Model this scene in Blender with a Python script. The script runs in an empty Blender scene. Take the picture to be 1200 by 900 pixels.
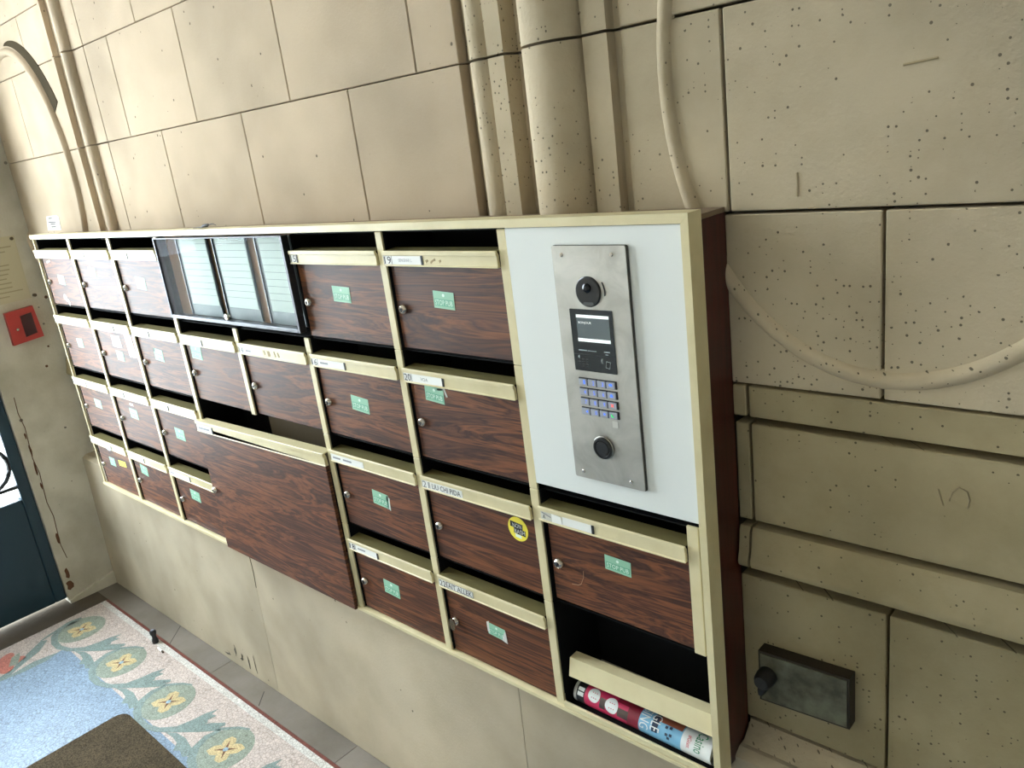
import bpy, bmesh, math, random
from mathutils import Matrix, Vector

random.seed(7)
S = bpy.context.scene
COL = S.collection
ZO = 1.39            # height of the mailbox bank's datum above the floor
W, H = 0.30, 0.2166  # mailbox pitch

# ------------------------------------------------------------------ camera, sky, exposure
cam_d = bpy.data.cameras.new('camera')
cam = bpy.data.objects.new('camera', cam_d)
COL.objects.link(cam)
rt = Vector((0.73426832, 0.66742, -0.12409907)); up = Vector((-0.11162466, 0.29901811, 0.94769621)); fw = Vector((-0.66961927, 0.68201079, -0.29406006))
M = Matrix((rt, up, -fw)).transposed().to_4x4()
M.translation = Vector((2.9701, -0.8952, 0.1361 + ZO))
cam.matrix_world = M
cam_d.sensor_fit = 'HORIZONTAL'; cam_d.sensor_width = 36.0
cam_d.lens = 947.48 / 1200 * 36.0
cam_d.clip_start = 0.02
S.camera = cam

wd = bpy.data.worlds.new('sky'); S.world = wd; wd.use_nodes = True
bg = wd.node_tree.nodes['Background']
bg.inputs[0].default_value = (0.80, 0.91, 1.0, 1)
bg.inputs[1].default_value = 20.0

def portal(name, loc, rot, sx, sy):
    d = bpy.data.lights.new(name, 'AREA'); d.shape = 'RECTANGLE'; d.size = sx; d.size_y = sy
    d.cycles.is_portal = True
    o = bpy.data.objects.new(name, d); COL.objects.link(o); o.location = loc; o.rotation_euler = rot
    return o
# daylight portal filling the street door glazing and fanlight
portal('street_door_daylight', (-0.69, -0.775, 1.48), (0, -math.pi/2, 0), 2.90, 1.27)

S.view_settings.view_transform = 'Standard'; S.view_settings.look = 'None'
S.view_settings.gamma = 1.0; S.view_settings.use_curve_mapping = False
S.view_settings.exposure = 0.28
S.cycles.use_denoising = True
S.cycles.max_bounces = 10; S.cycles.diffuse_bounces = 6

# ------------------------------------------------------------------ materials
def lin(c):
    return tuple((v/255/12.92) if v/255 <= 0.04045 else ((v/255+0.055)/1.055)**2.4 for v in c) + (1,)
MATS = {}
def mat(name, rgb, rough=0.5, metal=0.0, spec=0.5, coat=0.0, emit=None, estr=0.0):
    if name in MATS: return MATS[name]
    m = bpy.data.materials.new(name); m.use_nodes = True
    b = m.node_tree.nodes['Principled BSDF']
    b.inputs['Base Color'].default_value = lin(rgb); b.inputs['Roughness'].default_value = rough
    b.inputs['Metallic'].default_value = metal; b.inputs['Specular IOR Level'].default_value = spec
    b.inputs['Coat Weight'].default_value = coat
    if emit:
        b.inputs['Emission Color'].default_value = lin(emit); b.inputs['Emission Strength'].default_value = estr
    MATS[name] = m
    return m
class NT:
    def __init__(s, m): s.t = m.node_tree; s.b = s.t.nodes['Principled BSDF']
    def n(s, typ, **kw):
        nd = s.t.nodes.new(typ)
        for k, v in kw.items():
            if k in nd.inputs: nd.inputs[k].default_value = v
            else: setattr(nd, k, v)
        return nd
    def l(s, a, b): s.t.links.new(a, b)
    def coords(s, scale=(1,1,1), rnd=0.0):
        tc = s.n('ShaderNodeTexCoord'); mp = s.n('ShaderNodeMapping'); mp.inputs['Scale'].default_value = scale
        s.l(tc.outputs['Object'], mp.inputs['Vector'])
        if rnd:
            oi = s.n('ShaderNodeObjectInfo'); ml = s.n('ShaderNodeMath', operation='MULTIPLY'); ml.inputs[1].default_value = rnd
            s.l(oi.outputs['Random'], ml.inputs[0])
            cb = s.n('ShaderNodeCombineXYZ')
            for i in range(3): s.l(ml.outputs[0], cb.inputs[i])
            s.l(cb.outputs[0], mp.inputs['Location'])
        return mp.outputs['Vector']
    def noise(s, vec, scale, detail=4, rough=0.55, dist=0.0):
        nd = s.n('ShaderNodeTexNoise'); nd.inputs['Scale'].default_value = scale; nd.inputs['Detail'].default_value = detail
        nd.inputs['Roughness'].default_value = rough; nd.inputs['Distortion'].default_value = dist
        s.l(vec, nd.inputs['Vector']); return nd.outputs['Fac']
    def ramp(s, fac, stops, interp='LINEAR'):
        r = s.n('ShaderNodeValToRGB'); cr = r.color_ramp; cr.interpolation = interp
        while len(cr.elements) > 1: cr.elements.remove(cr.elements[-1])
        cr.elements[0].position, cr.elements[0].color = stops[0]
        for p, c in stops[1:]:
            e = cr.elements.new(p); e.color = c
        s.l(fac, r.inputs[0]); return r.outputs[0]
    def mix(s, fac, a, b, mode='MIX'):
        m = s.n('ShaderNodeMix', data_type='RGBA', blend_type=mode)
        for inp, v in ((m.inputs[0], fac), (m.inputs[6], a), (m.inputs[7], b)):
            if hasattr(v, 'is_linked'): s.l(v, inp)
            else: inp.default_value = v
        return m.outputs[2]
    def bump(s, h, dist, strength=1.0):
        b = s.n('ShaderNodeBump'); b.inputs['Distance'].default_value = dist; b.inputs['Strength'].default_value = strength
        s.l(h, b.inputs['Height']); s.l(b.outputs[0], s.b.inputs['Normal'])
    def color(s, c): s.l(c, s.b.inputs['Base Color'])

def stone_mat(name, base, pits=0.5, pit_scale=55, grime=0.25, rough=0.75):
    m = mat(name, base, rough, spec=0.04); t = NT(m)
    v = t.coords()
    big = t.noise(v, 2.2, 3); mid = t.noise(v, 9, 6, 0.6); fine = t.noise(v, 160, 3)
    b = lin(base)
    dk = tuple(x*0.80 for x in b[:3])+(1,); lt = tuple(min(1, x*1.10) for x in b[:3])+(1,)
    c = t.ramp(big, [(0.35, dk), (0.65, lt)])
    st = t.ramp(mid, [(0.30, (0.80, 0.78, 0.72, 1)), (0.60, (1, 1, 1, 1))])
    c = t.mix(grime*2, c, st, 'MULTIPLY')
    oi = t.n('ShaderNodeObjectInfo')
    rr = t.ramp(oi.outputs['Random'], [(0, (0.93, 0.93, 0.92, 1)), (1, (1.04, 1.03, 1.02, 1))])
    c = t.mix(1.0, c, rr, 'MULTIPLY')
    # small pits in the limestone
    vo = t.n('ShaderNodeTexVoronoi', voronoi_dimensions='2D'); vo.inputs['Scale'].default_value = pit_scale
    sx = t.n('ShaderNodeSeparateXYZ'); t.l(v, sx.inputs[0]); cx = t.n('ShaderNodeCombineXYZ')
    dy = t.n('ShaderNodeMath', operation='ADD'); t.l(sx.outputs[0], dy.inputs[0]); t.l(sx.outputs[1], dy.inputs[1])
    t.l(dy.outputs[0], cx.inputs[0]); t.l(sx.outputs[2], cx.inputs[1]); t.l(cx.outputs[0], vo.inputs['Vector'])
    sep = t.n('ShaderNodeSeparateColor'); t.l(vo.outputs['Color'], sep.inputs[0])
    keep = t.n('ShaderNodeMath', operation='GREATER_THAN'); t.l(sep.outputs[0], keep.inputs[0])
    clus = t.noise(v, 5.5, 2)
    th = t.n('ShaderNodeMapRange'); t.l(clus, th.inputs[0]); th.inputs[1].default_value = 0.35; th.inputs[2].default_value = 0.65
    th.inputs[3].default_value = 1.0; th.inputs[4].default_value = 1.0 - pits
    t.l(th.outputs[0], keep.inputs[1])
    rad = t.n('ShaderNodeMath', operation='MULTIPLY'); t.l(sep.outputs[1], rad.inputs[0]); rad.inputs[1].default_value = 0.22
    inn = t.n('ShaderNodeMath', operation='LESS_THAN'); t.l(vo.outputs['Distance'], inn.inputs[0]); t.l(rad.outputs[0], inn.inputs[1])
    pit = t.n('ShaderNodeMath', operation='MULTIPLY'); t.l(keep.outputs[0], pit.inputs[0]); t.l(inn.outputs[0], pit.inputs[1])
    pf = t.n('ShaderNodeMath', operation='MULTIPLY'); t.l(pit.outputs[0], pf.inputs[0]); pf.inputs[1].default_value = 0.9
    c = t.mix(pf.outputs[0], c, tuple(x*0.25 for x in b[:3])+(1,))
    t.color(c)
    hh = t.n('ShaderNodeMath', operation='MULTIPLY_ADD'); t.l(pit.outputs[0], hh.inputs[0]); hh.inputs[1].default_value = -1.5
    t.l(fine, hh.inputs[2])
    h2 = t.n('ShaderNodeMath', operation='MULTIPLY_ADD'); t.l(mid, h2.inputs[0]); h2.inputs[1].default_value = 1.2; t.l(hh.outputs[0], h2.inputs[2])
    t.bump(h2.outputs[0], 0.0012, 0.6)
    return m
STONE = stone_mat('limestone', (186, 172, 147), pits=0.42, pit_scale=120)
STONE_LOW = stone_mat('grimy_limestone', (162, 149, 118), pits=0.22, pit_scale=120, grime=0.45)
STONE_SM = stone_mat('smooth_limestone', (186, 169, 146), pits=0.035, pit_scale=70, grime=0.12)
PLINTH = stone_mat('painted_plinth', (183, 171, 149), pits=0.02, pit_scale=60, grime=0.22, rough=0.6)
PLASTER = stone_mat('grey_plaster', (206, 200, 184), pits=0.08, pit_scale=30, grime=0.4, rough=0.7)
LEDGE = stone_mat('floor_stone', (132, 125, 116), pits=0.1, pit_scale=60, grime=0.35, rough=0.5)
MORTAR = mat('mortar', (104, 97, 84), 0.9)
DARKGRIME = mat('dark_groove_stone', (120, 108, 84), 0.9)
CREAM = mat('cream_paint', (226, 216, 176), 0.38, spec=0.5)
def _cream():
    t = NT(CREAM); v = t.coords((1, 1, 1), 5.0)
    c = t.ramp(t.noise(v, 14, 4), [(0.3, lin((206, 193, 150))), (0.6, lin((217, 205, 164)))])
    t.color(c)
_cream()
BLACK = mat('box_interior_black', (12, 12, 12), 0.8, spec=0.2)
OLIVE = mat('box_back_board', (98, 80, 46), 0.7)
WHITE_PANEL = mat('white_lacquer', (226, 229, 225), 0.3)
CARD = mat('name_card_white', (236, 236, 230), 0.55)
INK = mat('black_ink', (28, 28, 30), 0.6)
GREYINK = mat('faded_grey_ink', (150, 150, 152), 0.6)
PENCIL = mat('pale_ink', (120, 124, 120), 0.6)
RED_SIDE = mat('mahogany_side', (88, 26, 20), 0.28, spec=0.5)
def _redside():
    t = NT(RED_SIDE); v = t.coords((30, 30, 2))
    t.color(t.ramp(t.noise(v, 2.5, 5, 0.6, 0.8), [(0.3, lin((30, 8, 7))), (0.6, lin((72, 22, 17))), (0.8, lin((46, 12, 10)))]))
_redside()
def wood_mat():
    m = mat('rosewood_laminate', (80, 50, 36), 0.50, spec=0.36); t = NT(m)
    v = t.coords((1.0, 1, 12), 37.0)
    w = t.noise(v, 1.9, 5, 0.6, 1.9)
    v2 = t.coords((3.0, 1, 70), 37.0)
    f = t.noise(v2, 2.0, 4, 0.6, 0.6)
    c = t.ramp(w, [(0.28, lin((40, 22, 16))), (0.38, lin((96, 56, 33))), (0.44, lin((58, 31, 20))), (0.52, lin((126, 76, 43))), (0.58, lin((66, 36, 23))), (0.66, lin((112, 66, 40))), (0.74, lin((52, 28, 20)))])
    g = t.ramp(f, [(0.35, (0.62, 0.58, 0.56, 1)), (0.62, (1.08, 1.06, 1.04, 1))])
    t.color(t.mix(0.7, c, g, 'MULTIPLY'))
    t.bump(f, 0.0003, 0.2)
    return m
WOOD = wood_mat()
CHROME = mat('lock_nickel', (205, 198, 188), 0.22, metal=1.0)
KEYHOLE = mat('keyhole_dark', (22, 20, 18), 0.6)
STEEL = mat('brushed_stainless', (176, 172, 162), 0.36, metal=1.0)
def _steel():
    t = NT(STEEL); v = t.coords((1, 1, 1))
    n1 = t.noise(v, 18, 4, 0.6, 0.8)
    t.color(t.ramp(n1, [(0.35, lin((168, 165, 156))), (0.6, lin((188, 185, 176)))]))
    r = t.ramp(n1, [(0.3, (0.42,)*3+(1,)), (0.65, (0.56,)*3+(1,))]); t.l(r, t.b.inputs['Roughness'])
_steel()
STEEL_EDGE = mat('steel_edge_dark', (86, 84, 78), 0.5, metal=0.6)
MINT = mat('mint_sticker', (146, 196, 166), 0.5)
MINT_D = mat('green_band', (108, 174, 140), 0.5)
MINT_W = mat('sticker_white_print', (222, 240, 226), 0.5)
YELLOW = mat('yellow_sticker', (240, 222, 70), 0.5)
PAPER = mat('white_paper', (210, 209, 202), 0.6)
PALEBLUE = mat('pale_blue_sticker', (196, 214, 226), 0.5)
ALU = mat('dark_aluminium', (70, 72, 76), 0.35, metal=0.8)
BOARD = mat('brown_backboard', (150, 110, 80), 0.6)
SHEET = mat('grey_name_sheet', (176, 186, 180), 0.6)
SLATE = mat('slate_holder', (84, 92, 98), 0.5)
BLK_PL = mat('black_plastic', (20, 21, 22), 0.3)
SCREEN = mat('intercom_screen', (70, 78, 80), 0.25, emit=(90, 102, 104), estr=0.35)
SCREEN_W = mat('screen_white_band', (225, 228, 226), 0.3, emit=(215, 222, 222), estr=0.6)
MODULE = mat('black_module_glass', (24, 32, 36), 0.16)
KEYM = mat('key_metal', (170, 174, 186), 0.35, metal=0.5)
K_BLUE = mat('key_blue_light', (60, 110, 230), 0.4, emit=(90, 130, 245), estr=0.7)
K_RED = mat('key_red_light', (235, 90, 80), 0.4, emit=(250, 110, 95), estr=0.7)
K_GREEN = mat('key_green_light', (80, 210, 130), 0.4, emit=(90, 225, 140), estr=0.7)
SENSOR = mat('pale_sensor', (196, 194, 184), 0.4)
REDBOX = mat('red_paint', (172, 52, 46), 0.4)
REDWIN = mat('red_box_window', (62, 26, 30), 0.25)
PLAQUE = mat('plaque_stone', (186, 176, 146), 0.6)
PLAQ_T = mat('plaque_lettering', (152, 141, 112), 0.7)
BRASSD = mat('dull_screw', (80, 68, 50), 0.5, metal=0.6)
DOORBLUE = mat('petrol_blue_paint', (28, 56, 70), 0.4)
IRON = mat('black_iron', (22, 28, 32), 0.5)
BRONZE = mat('tarnished_metal', (98, 96, 74), 0.5, metal=0.35)
def _bronze():
    t = NT(BRONZE); v = t.coords()
    t.color(t.ramp(t.noise(v, 26, 5, 0.6), [(0.35, lin((70, 66, 48))), (0.65, lin((112, 110, 88)))]))
_bronze()
BRONZE_D = mat('rusty_rim', (46, 38, 24), 0.7, metal=0.2)
CHIP = mat('flaked_paint_brown', (96, 62, 40), 0.9)
STAIN = mat('damp_stain', (92, 86, 72), 0.9)
def mosaic(name, rgb, scale=95, var=0.10, rough=0.42):
    m = mat(name, rgb, rough, spec=0.30); t = NT(m); v = t.coords()
    vo = t.n('ShaderNodeTexVoronoi'); vo.inputs['Scale'].default_value = scale; t.l(v, vo.inputs['Vector'])
    ve = t.n('ShaderNodeTexVoronoi', feature='DISTANCE_TO_EDGE'); ve.inputs['Scale'].default_value = scale; t.l(v, ve.inputs['Vector'])
    sep = t.n('ShaderNodeSeparateColor'); t.l(vo.outputs['Color'], sep.inputs[0])
    b = lin(rgb)
    c = t.ramp(sep.outputs[0], [(0, tuple(x*(1-var) for x in b[:3])+(1,)), (1, tuple(min(1, x*(1+var)) for x in b[:3])+(1,))])
    g = t.ramp(ve.outputs['Distance'], [(0.03, (0.62, 0.60, 0.58, 1)), (0.10, (1, 1, 1, 1))])
    c = t.mix(1.0, c, g, 'MULTIPLY')
    d = t.ramp(t.noise(v, 6, 5, 0.6), [(0.3, (0.84, 0.83, 0.81, 1)), (0.6, (1, 1, 1, 1))])
    t.color(t.mix(0.8, c, d, 'MULTIPLY'))
    t.bump(ve.outputs['Distance'], 0.0006, 0.4)
    return m
MO_FIELD = mosaic('mosaic_white', (140, 161, 182))
MO_PINK = mosaic('mosaic_rose_beige', (200, 186, 178), 105)
MO_WHITE = mosaic('mosaic_white_line', (212, 210, 204), 110)
MO_SAGE = mosaic('mosaic_sage', (146, 156, 142), 120)
MO_TEAL = mosaic('mosaic_grey_teal', (130, 148, 144), 120)
MO_OCHRE = mosaic('mosaic_ochre', (204, 184, 138), 130)
MO_BROWN = mosaic('mosaic_brown', (116, 76, 52), 130)
MO_BLUE = mosaic('mosaic_blue', (150, 178, 196), 130)
MO_ROSE = mosaic('mosaic_rose', (196, 120, 104), 130)
MO_RED = mosaic('mosaic_red_brown', (118, 66, 56), 130)
def _scales():
    t = NT(MO_FIELD)
    tc = t.n('ShaderNodeTexCoord'); sp = t.n('ShaderNodeSeparateXYZ'); t.l(tc.outputs['Object'], sp.inputs[0])
    def mth(op, a, b=None, c=None):
        n = t.n('ShaderNodeMath', operation=op)
        for i, v in enumerate((a, b, c)):
            if v is None: continue
            if hasattr(v, 'is_linked'): t.l(v, n.inputs[i])
            else: n.inputs[i].default_value = v
        return n.outputs[0]
    u = mth('MULTIPLY', sp.outputs[0], 1/0.075); w = mth('MULTIPLY', sp.outputs[1], 1/0.15)
    row = mth('FLOOR', u); par = mth('MULTIPLY', mth('FLOORED_MODULO', row, 2.0), 0.5)
    a = mth('SUBTRACT', mth('FRACT', mth('ADD', w, par)), 0.5); b = mth('FRACT', u)
    d = mth('SQRT', mth('ADD', mth('MULTIPLY', mth('MULTIPLY', a, a), 4.0), mth('MULTIPLY', b, b)))
    ring = mth('SINE', mth('MULTIPLY', d, 42.0))
    src = t.b.inputs['Base Color'].links[0].from_socket
    g = t.ramp(ring, [(0.15, (0.80, 0.82, 0.84, 1)), (0.55, (1, 1, 1, 1))])
    t.color(t.mix(0.8, src, g, 'MULTIPLY'))
_scales()
COIR = mat('coir', (84, 70, 50), 1.0, spec=0.1)
def _coir():
    t = NT(COIR); v = t.coords()
    n = t.noise(v, 240, 4, 0.7); b = t.noise(v, 12, 3)
    c = t.ramp(n, [(0.3, lin((42, 36, 28))), (0.7, lin((108, 96, 76)))])
    t.color(t.mix(0.6, c, t.ramp(b, [(0.3, (0.7, 0.7, 0.7, 1)), (0.65, (1.1, 1.1, 1.1, 1))]), 'MULTIPLY')); t.bump(n, 0.004, 1.0)
_coir()
PASSAGE = mat('passage_paint', (236, 231, 220), 0.8)
PAVE = mat('street_paving', (214, 212, 206), 0.9)
CEIL = mat('ceiling_plaster', (234, 229, 218), 0.8)
def glass_mat(name, tint=(1, 1, 1, 1), refl=1.0):
    m = bpy.data.materials.new(name); m.use_nodes = True; t = m.node_tree; t.nodes.clear()
    o = t.nodes.new('ShaderNodeOutputMaterial'); mx = t.nodes.new('ShaderNodeMixShader'); tr = t.nodes.new('ShaderNodeBsdfTransparent')
    gl = t.nodes.new('ShaderNodeBsdfGlossy'); gl.inputs['Roughness'].default_value = 0.015
    fr = t.nodes.new('ShaderNodeFresnel'); fr.inputs['IOR'].default_value = 1.5
    tr.inputs[0].default_value = tint
    ml = t.nodes.new('ShaderNodeMath'); ml.operation = 'MULTIPLY'; ml.inputs[1].default_value = refl
    ge = t.nodes.new('ShaderNodeNewGeometry'); iv = t.nodes.new('ShaderNodeMath'); iv.operation = 'SUBTRACT'; iv.inputs[0].default_value = 1.0
    m2 = t.nodes.new('ShaderNodeMath'); m2.operation = 'MULTIPLY'      # reflect at the outer faces only: thin pane
    t.links.new(ge.outputs['Backfacing'], iv.inputs[1]); t.links.new(fr.outputs[0], ml.inputs[0]); t.links.new(ml.outputs[0], m2.inputs[0]); t.links.new(iv.outputs[0], m2.inputs[1]); t.links.new(m2.outputs[0], mx.inputs[0])
    t.links.new(tr.outputs[0], mx.inputs[1]); t.links.new(gl.outputs[0], mx.inputs[2]); t.links.new(mx.outputs[0], o.inputs[0])
    return m
GLASS = glass_mat('clear_glass')
PANE = glass_mat('display_glass', (0.96, 0.98, 0.97, 1), 0.10)

# ------------------------------------------------------------------ shape helpers -> (verts, faces)
def bx(x0, x1, y0, y1, z0, z1, b=0.0):
    bm = bmesh.new()
    v = [bm.verts.new(p) for p in ((x0,y0,z0),(x1,y0,z0),(x1,y1,z0),(x0,y1,z0),(x0,y0,z1),(x1,y0,z1),(x1,y1,z1),(x0,y1,z1))]
    for f in ((3,2,1,0),(4,5,6,7),(0,1,5,4),(1,2,6,5),(2,3,7,6),(3,0,4,7)): bm.faces.new([v[i] for i in f])
    if b:
        bmesh.ops.bevel(bm, geom=bm.edges[:], offset=b, segments=1, profile=0.5, affect='EDGES')
    bm.verts.ensure_lookup_table()
    for i, q in enumerate(bm.verts): q.index = i
    V = [tuple(q.co) for q in bm.verts]; F = [[q.index for q in f.verts] for f in bm.faces]
    bm.free(); return V, F
def loft(rings, closed_ends=True, ring_closed=True):
    V = [p for r in rings for p in r]; n = len(rings[0]); F = []
    for i in range(len(rings)-1):
        for j in range(n if ring_closed else n-1):
            a = i*n+j; b = i*n+(j+1) % n
            F.append([a, b, b+n, a+n])
    if closed_ends and ring_closed:
        F.append(list(range(n))[::-1]); F.append([(len(rings)-1)*n+j for j in range(n)])
    return V, F
def px_(prof, x0, x1): return loft([[(x0, y, z) for y, z in prof], [(x1, y, z) for y, z in prof]])
def pz_(prof, z0, z1): return loft([[(x, y, z0) for x, y in prof], [(x, y, z1) for x, y in prof]])
def py_(out, y0, y1): return loft([[(x, y0, z) for x, z in out], [(x, y1, z) for x, z in out]])
def pxx(out, x0, x1): return loft([[(x0, y, z) for y, z in out], [(x1, y, z) for y, z in out]])
def circ(cx, cz, r, n=20, rz=None, a0=0.0):
    rz = rz or r
    return [(cx+r*math.cos(a0+2*math.pi*i/n), cz+rz*math.sin(a0+2*math.pi*i/n)) for i in range(n)]
def cyl_y(cx, cz, r, y0, y1, n=20, rz=None): return py_(circ(cx, cz, r, n, rz), y0, y1)
def lathe_y(prof, cx, cz, n=20): return loft([[(x, y, z) for x, z in circ(cx, cz, r, n)] for r, y in prof])
def tube(pts, r, n=8, closed=False):
    P = [Vector(p) for p in pts]; rings = []
    for i, p in enumerate(P):
        a = P[i-1] if (i or closed) else p; b = P[(i+1) % len(P)] if (i < len(P)-1 or closed) else p
        d = (b-a).normalized(); ref = Vector((0, 0, 1)) if abs(d.z) < 0.9 else Vector((1, 0, 0))
        u = d.cross(ref).normalized(); w = d.cross(u)
        rr = r[i] if isinstance(r, (list, tuple)) else r
        rings.append([tuple(p + rr*(math.cos(t)*u + math.sin(t)*w)) for t in (2*math.pi*k/n for k in range(n))])
    if closed:
        rings.append(rings[0]); return loft(rings, False)
    return loft(rings)
def join(*ms):
    V, F = [], []
    for v, f in ms:
        o = len(V); V += v; F += [[i+o for i in g] for g in f]
    return V, F
def rect(x0, x1, z0, z1): return [(x0, z0), (x1, z0), (x1, z1), (x0, z1)]
def band(pts, widths, z0, z1):
    P = [Vector((x, y, 0)) for x, y in pts]; L, R = [], []
    for i, p in enumerate(P):
        d = (P[min(i+1, len(P)-1)] - P[max(i-1, 0)]).normalized(); nrm = Vector((-d.y, d.x, 0))
        w = widths[i] if isinstance(widths, (list, tuple)) else widths
        L.append(p+nrm*w/2); R.append(p-nrm*w/2)
    out = [(q.x, q.y) for q in L] + [(q.x, q.y) for q in reversed(R)]
    return pz_(out, z0, z1)

# ------------------------------------------------------------------ object helpers
CACHE = {}
def link(name, mesh, parent=None, loc=(0, 0, 0)):
    o = bpy.data.objects.new(name, mesh); COL.objects.link(o); o.location = loc
    if parent: o.parent = parent
    return o
def mesh_of(name, vf, m, anchor=(0, 0, 0), smooth=False, key=None):
    if key and key in CACHE: return CACHE[key]
    V, F = vf
    me = bpy.data.meshes.new(name)
    me.from_pydata([(x-anchor[0], y-anchor[1], z-anchor[2]) for x, y, z in V], [], F)
    me.validate(); bm = bmesh.new(); bm.from_mesh(me); bmesh.ops.recalc_face_normals(bm, faces=bm.faces[:]); bm.to_mesh(me); bm.free()
    if smooth:
        me.shade_smooth() if hasattr(me, 'shade_smooth') else None
        try: me.set_sharp_from_angle(angle=math.radians(35))
        except Exception: pass
    me.materials.append(m); me.update()
    if key: CACHE[key] = me
    return me
def root(name, anchor, label, cat, group=None, kind=None):
    o = link(name, None, None, (anchor[0], anchor[1], anchor[2]+ZO))
    o.empty_display_size = 0.05
    o['label'] = label
    if cat: o['category'] = cat
    if group: o['group'] = group
    if kind: o['kind'] = kind
    o['ax'] = anchor[0]; o['ay'] = anchor[1]; o['az'] = anchor[2]
    return o
def anc(p):
    while p.parent: p = p.parent
    return (p['ax'], p['ay'], p['az'])
def part(name, vf, m, parent, smooth=False, key=None, label=None):
    o = link(name, mesh_of(name, vf, m, anc(parent), smooth, key), parent)
    if label: o['label'] = label
    return o
def solo(name, vf, m, anchor, label, cat, group=None, smooth=False, kind=None):
    o = link(name, mesh_of(name, vf, m, anchor, smooth), None, (anchor[0], anchor[1], anchor[2]+ZO))
    o['label'] = label
    if cat: o['category'] = cat
    if group: o['group'] = group
    if kind: o['kind'] = kind
    o['ax'] = anchor[0]; o['ay'] = anchor[1]; o['az'] = anchor[2]
    return o
TC = {}
def text_geo(s):
    if s in TC: return TC[s]
    cu = bpy.data.curves.new('lettering', 'FONT'); cu.body = s; cu.size = 1.0; cu.resolution_u = 2
    o = bpy.data.objects.new('lettering', cu); COL.objects.link(o)
    dg = bpy.context.evaluated_depsgraph_get(); me = bpy.data.meshes.new_from_object(o.evaluated_get(dg))
    V = [tuple(v.co) for v in me.vertices]; F = [list(p.vertices) for p in me.polygons]
    bpy.data.objects.remove(o); bpy.data.curves.remove(cu); bpy.data.meshes.remove(me)
    x0 = min(v[0] for v in V); x1 = max(v[0] for v in V); y0 = min(v[1] for v in V); y1 = max(v[1] for v in V)
    V = [((x-x0)/(x1-x0), (y-y0)/(y1-y0)) for x, y, z in V]
    TC[s] = (V, F); return TC[s]
def text_y(s, x0, x1, z0, z1, y):
    V, F = text_geo(s)
    return [(x0+(x1-x0)*u, y, z0+(z1-z0)*v) for u, v in V], F

# ------------------------------------------------------------------ the room
FZ = -1.39
YF = -2.20          # opposite wall of the passage
XE = -0.32          # inner face of the end wall
YW = 0.093          # face of the ashlar
YP = 0.045          # plinth face
def struct(name, vf, m, label, smooth=False, anchor=(0, 0, 0)):
    return solo(name, vf, m, anchor, label, None, None, smooth, 'structure')

wall = struct('wall_back', bx(XE-0.36, 6.0, 0.128, 0.30, FZ, 2.2), MORTAR, 'pale limestone ashlar wall behind the mailboxes')
G = 0.0021
def stone(x0, x1, z0, z1, y=YW, m=STONE, g=G):
    return part('stone', bx(x0+g, x1-g, y, 0.132, z0+g, z1-g, 0.0015), m, wall)
ZC = [0.0, 0.2525, 0.5035, 0.7545, 1.0055, 1.2565, 1.5075, 1.7585, 2.0]
A, B = [0.89, 1.282, 1.672], [0.71, 1.083, 1.48, 1.87]
for i in range(len(ZC)-1):                                          # middle bay
    xs = [0.556] + (A if i % 2 == 0 else B) + [1.976]
    for a, b in zip(xs, xs[1:]): stone(a, b, ZC[i], ZC[i+1], m=STONE_SM, g=0.0011)
ZL = [-0.02, 0.2525, 0.5035, 0.652, 0.7545, 1.0055, 1.2565, 1.5075, 1.7585, 2.0]
for i in range(len(ZL)-1):                                          # left bay with the oval
    cuts = {1: [-0.05], 2: [0.13]}.get(i, [])
    xs = [XE] + cuts + [0.345]
    for a, b in zip(xs, xs[1:]): stone(a, b, ZL[i], ZL[i+1], m=STONE_SM, g=0.0011)
for i in range(len(ZC)-1):                                          # right bay above the bank
    xs = [2.288] + ([2.4405] if i % 2 == 0 else []) + [3.30, 4.6, 6.0]
    for a, b in zip(xs, xs[1:]): stone(a, b, ZC[i], ZC[i+1])
for a, b in ((2.431, 2.6365), (2.6365, 3.4), (3.4, 6.0)): stone(a, b, -0.2375, 0.0)
for a, b in ((2.431, 2.455), (2.455, 3.3), (3.3, 6.0)):
    stone(a, b, -0.287, -0.2375, m=STONE_LOW); stone(a, b, -0.452, -0.295, YW+0.004, m=STONE_LOW)
for a, b in ((2.431, 2.6475), (2.6475, 3.5), (3.5, 6.0)): stone(a, b, -0.806, -0.5415, m=STONE_LOW)
for z0, z1 in ((-0.455, -0.02), (-0.806, -0.540)): stone(XE, 0.0, z0, z1, m=STONE_SM)
RAIL = [(0.13, -0.459), (0.092, -0.459), (0.088, -0.466), (0.086, -0.480), (0.083, -0.497), (0.079, -0.508), (0.078, -0.515), (0.081, -0.521), (0.092, -0.525), (0.13, -0.525)]
for a, b in ((XE, -0.006), (2.437, 2.4525), (2.4565, 3.45), (3.455, 6.0)):
    part('dado_rail', px_(RAIL, a, b), STONE_LOW, wall, True)
GOUGE = mat('gouge_mark_stone', (150, 136, 106), 0.9)  # scratches and gouges in the stone, one even darker brown
for pts, r in (([(2.655, YW, .1535), (2.668, YW, .1545), (2.690, YW, .1560)], .0016), ([(2.5335, YW, .047), (2.5340, YW, .030), (2.5330, YW, .018)], .0016),
               ([(2.716, YW+.004, -.358), (2.719, YW+.004, -.345), (2.726, YW+.004, -.338), (2.735, YW+.004, -.342), (2.738, YW+.004, -.352), (2.736, YW+.004, -.364)], .0012),
               ([(2.703, YW+.004, -.345), (2.709, YW+.004, -.366)], .0012)):
    part('scratch', tube(pts, r, 6), GOUGE, wall)
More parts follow.
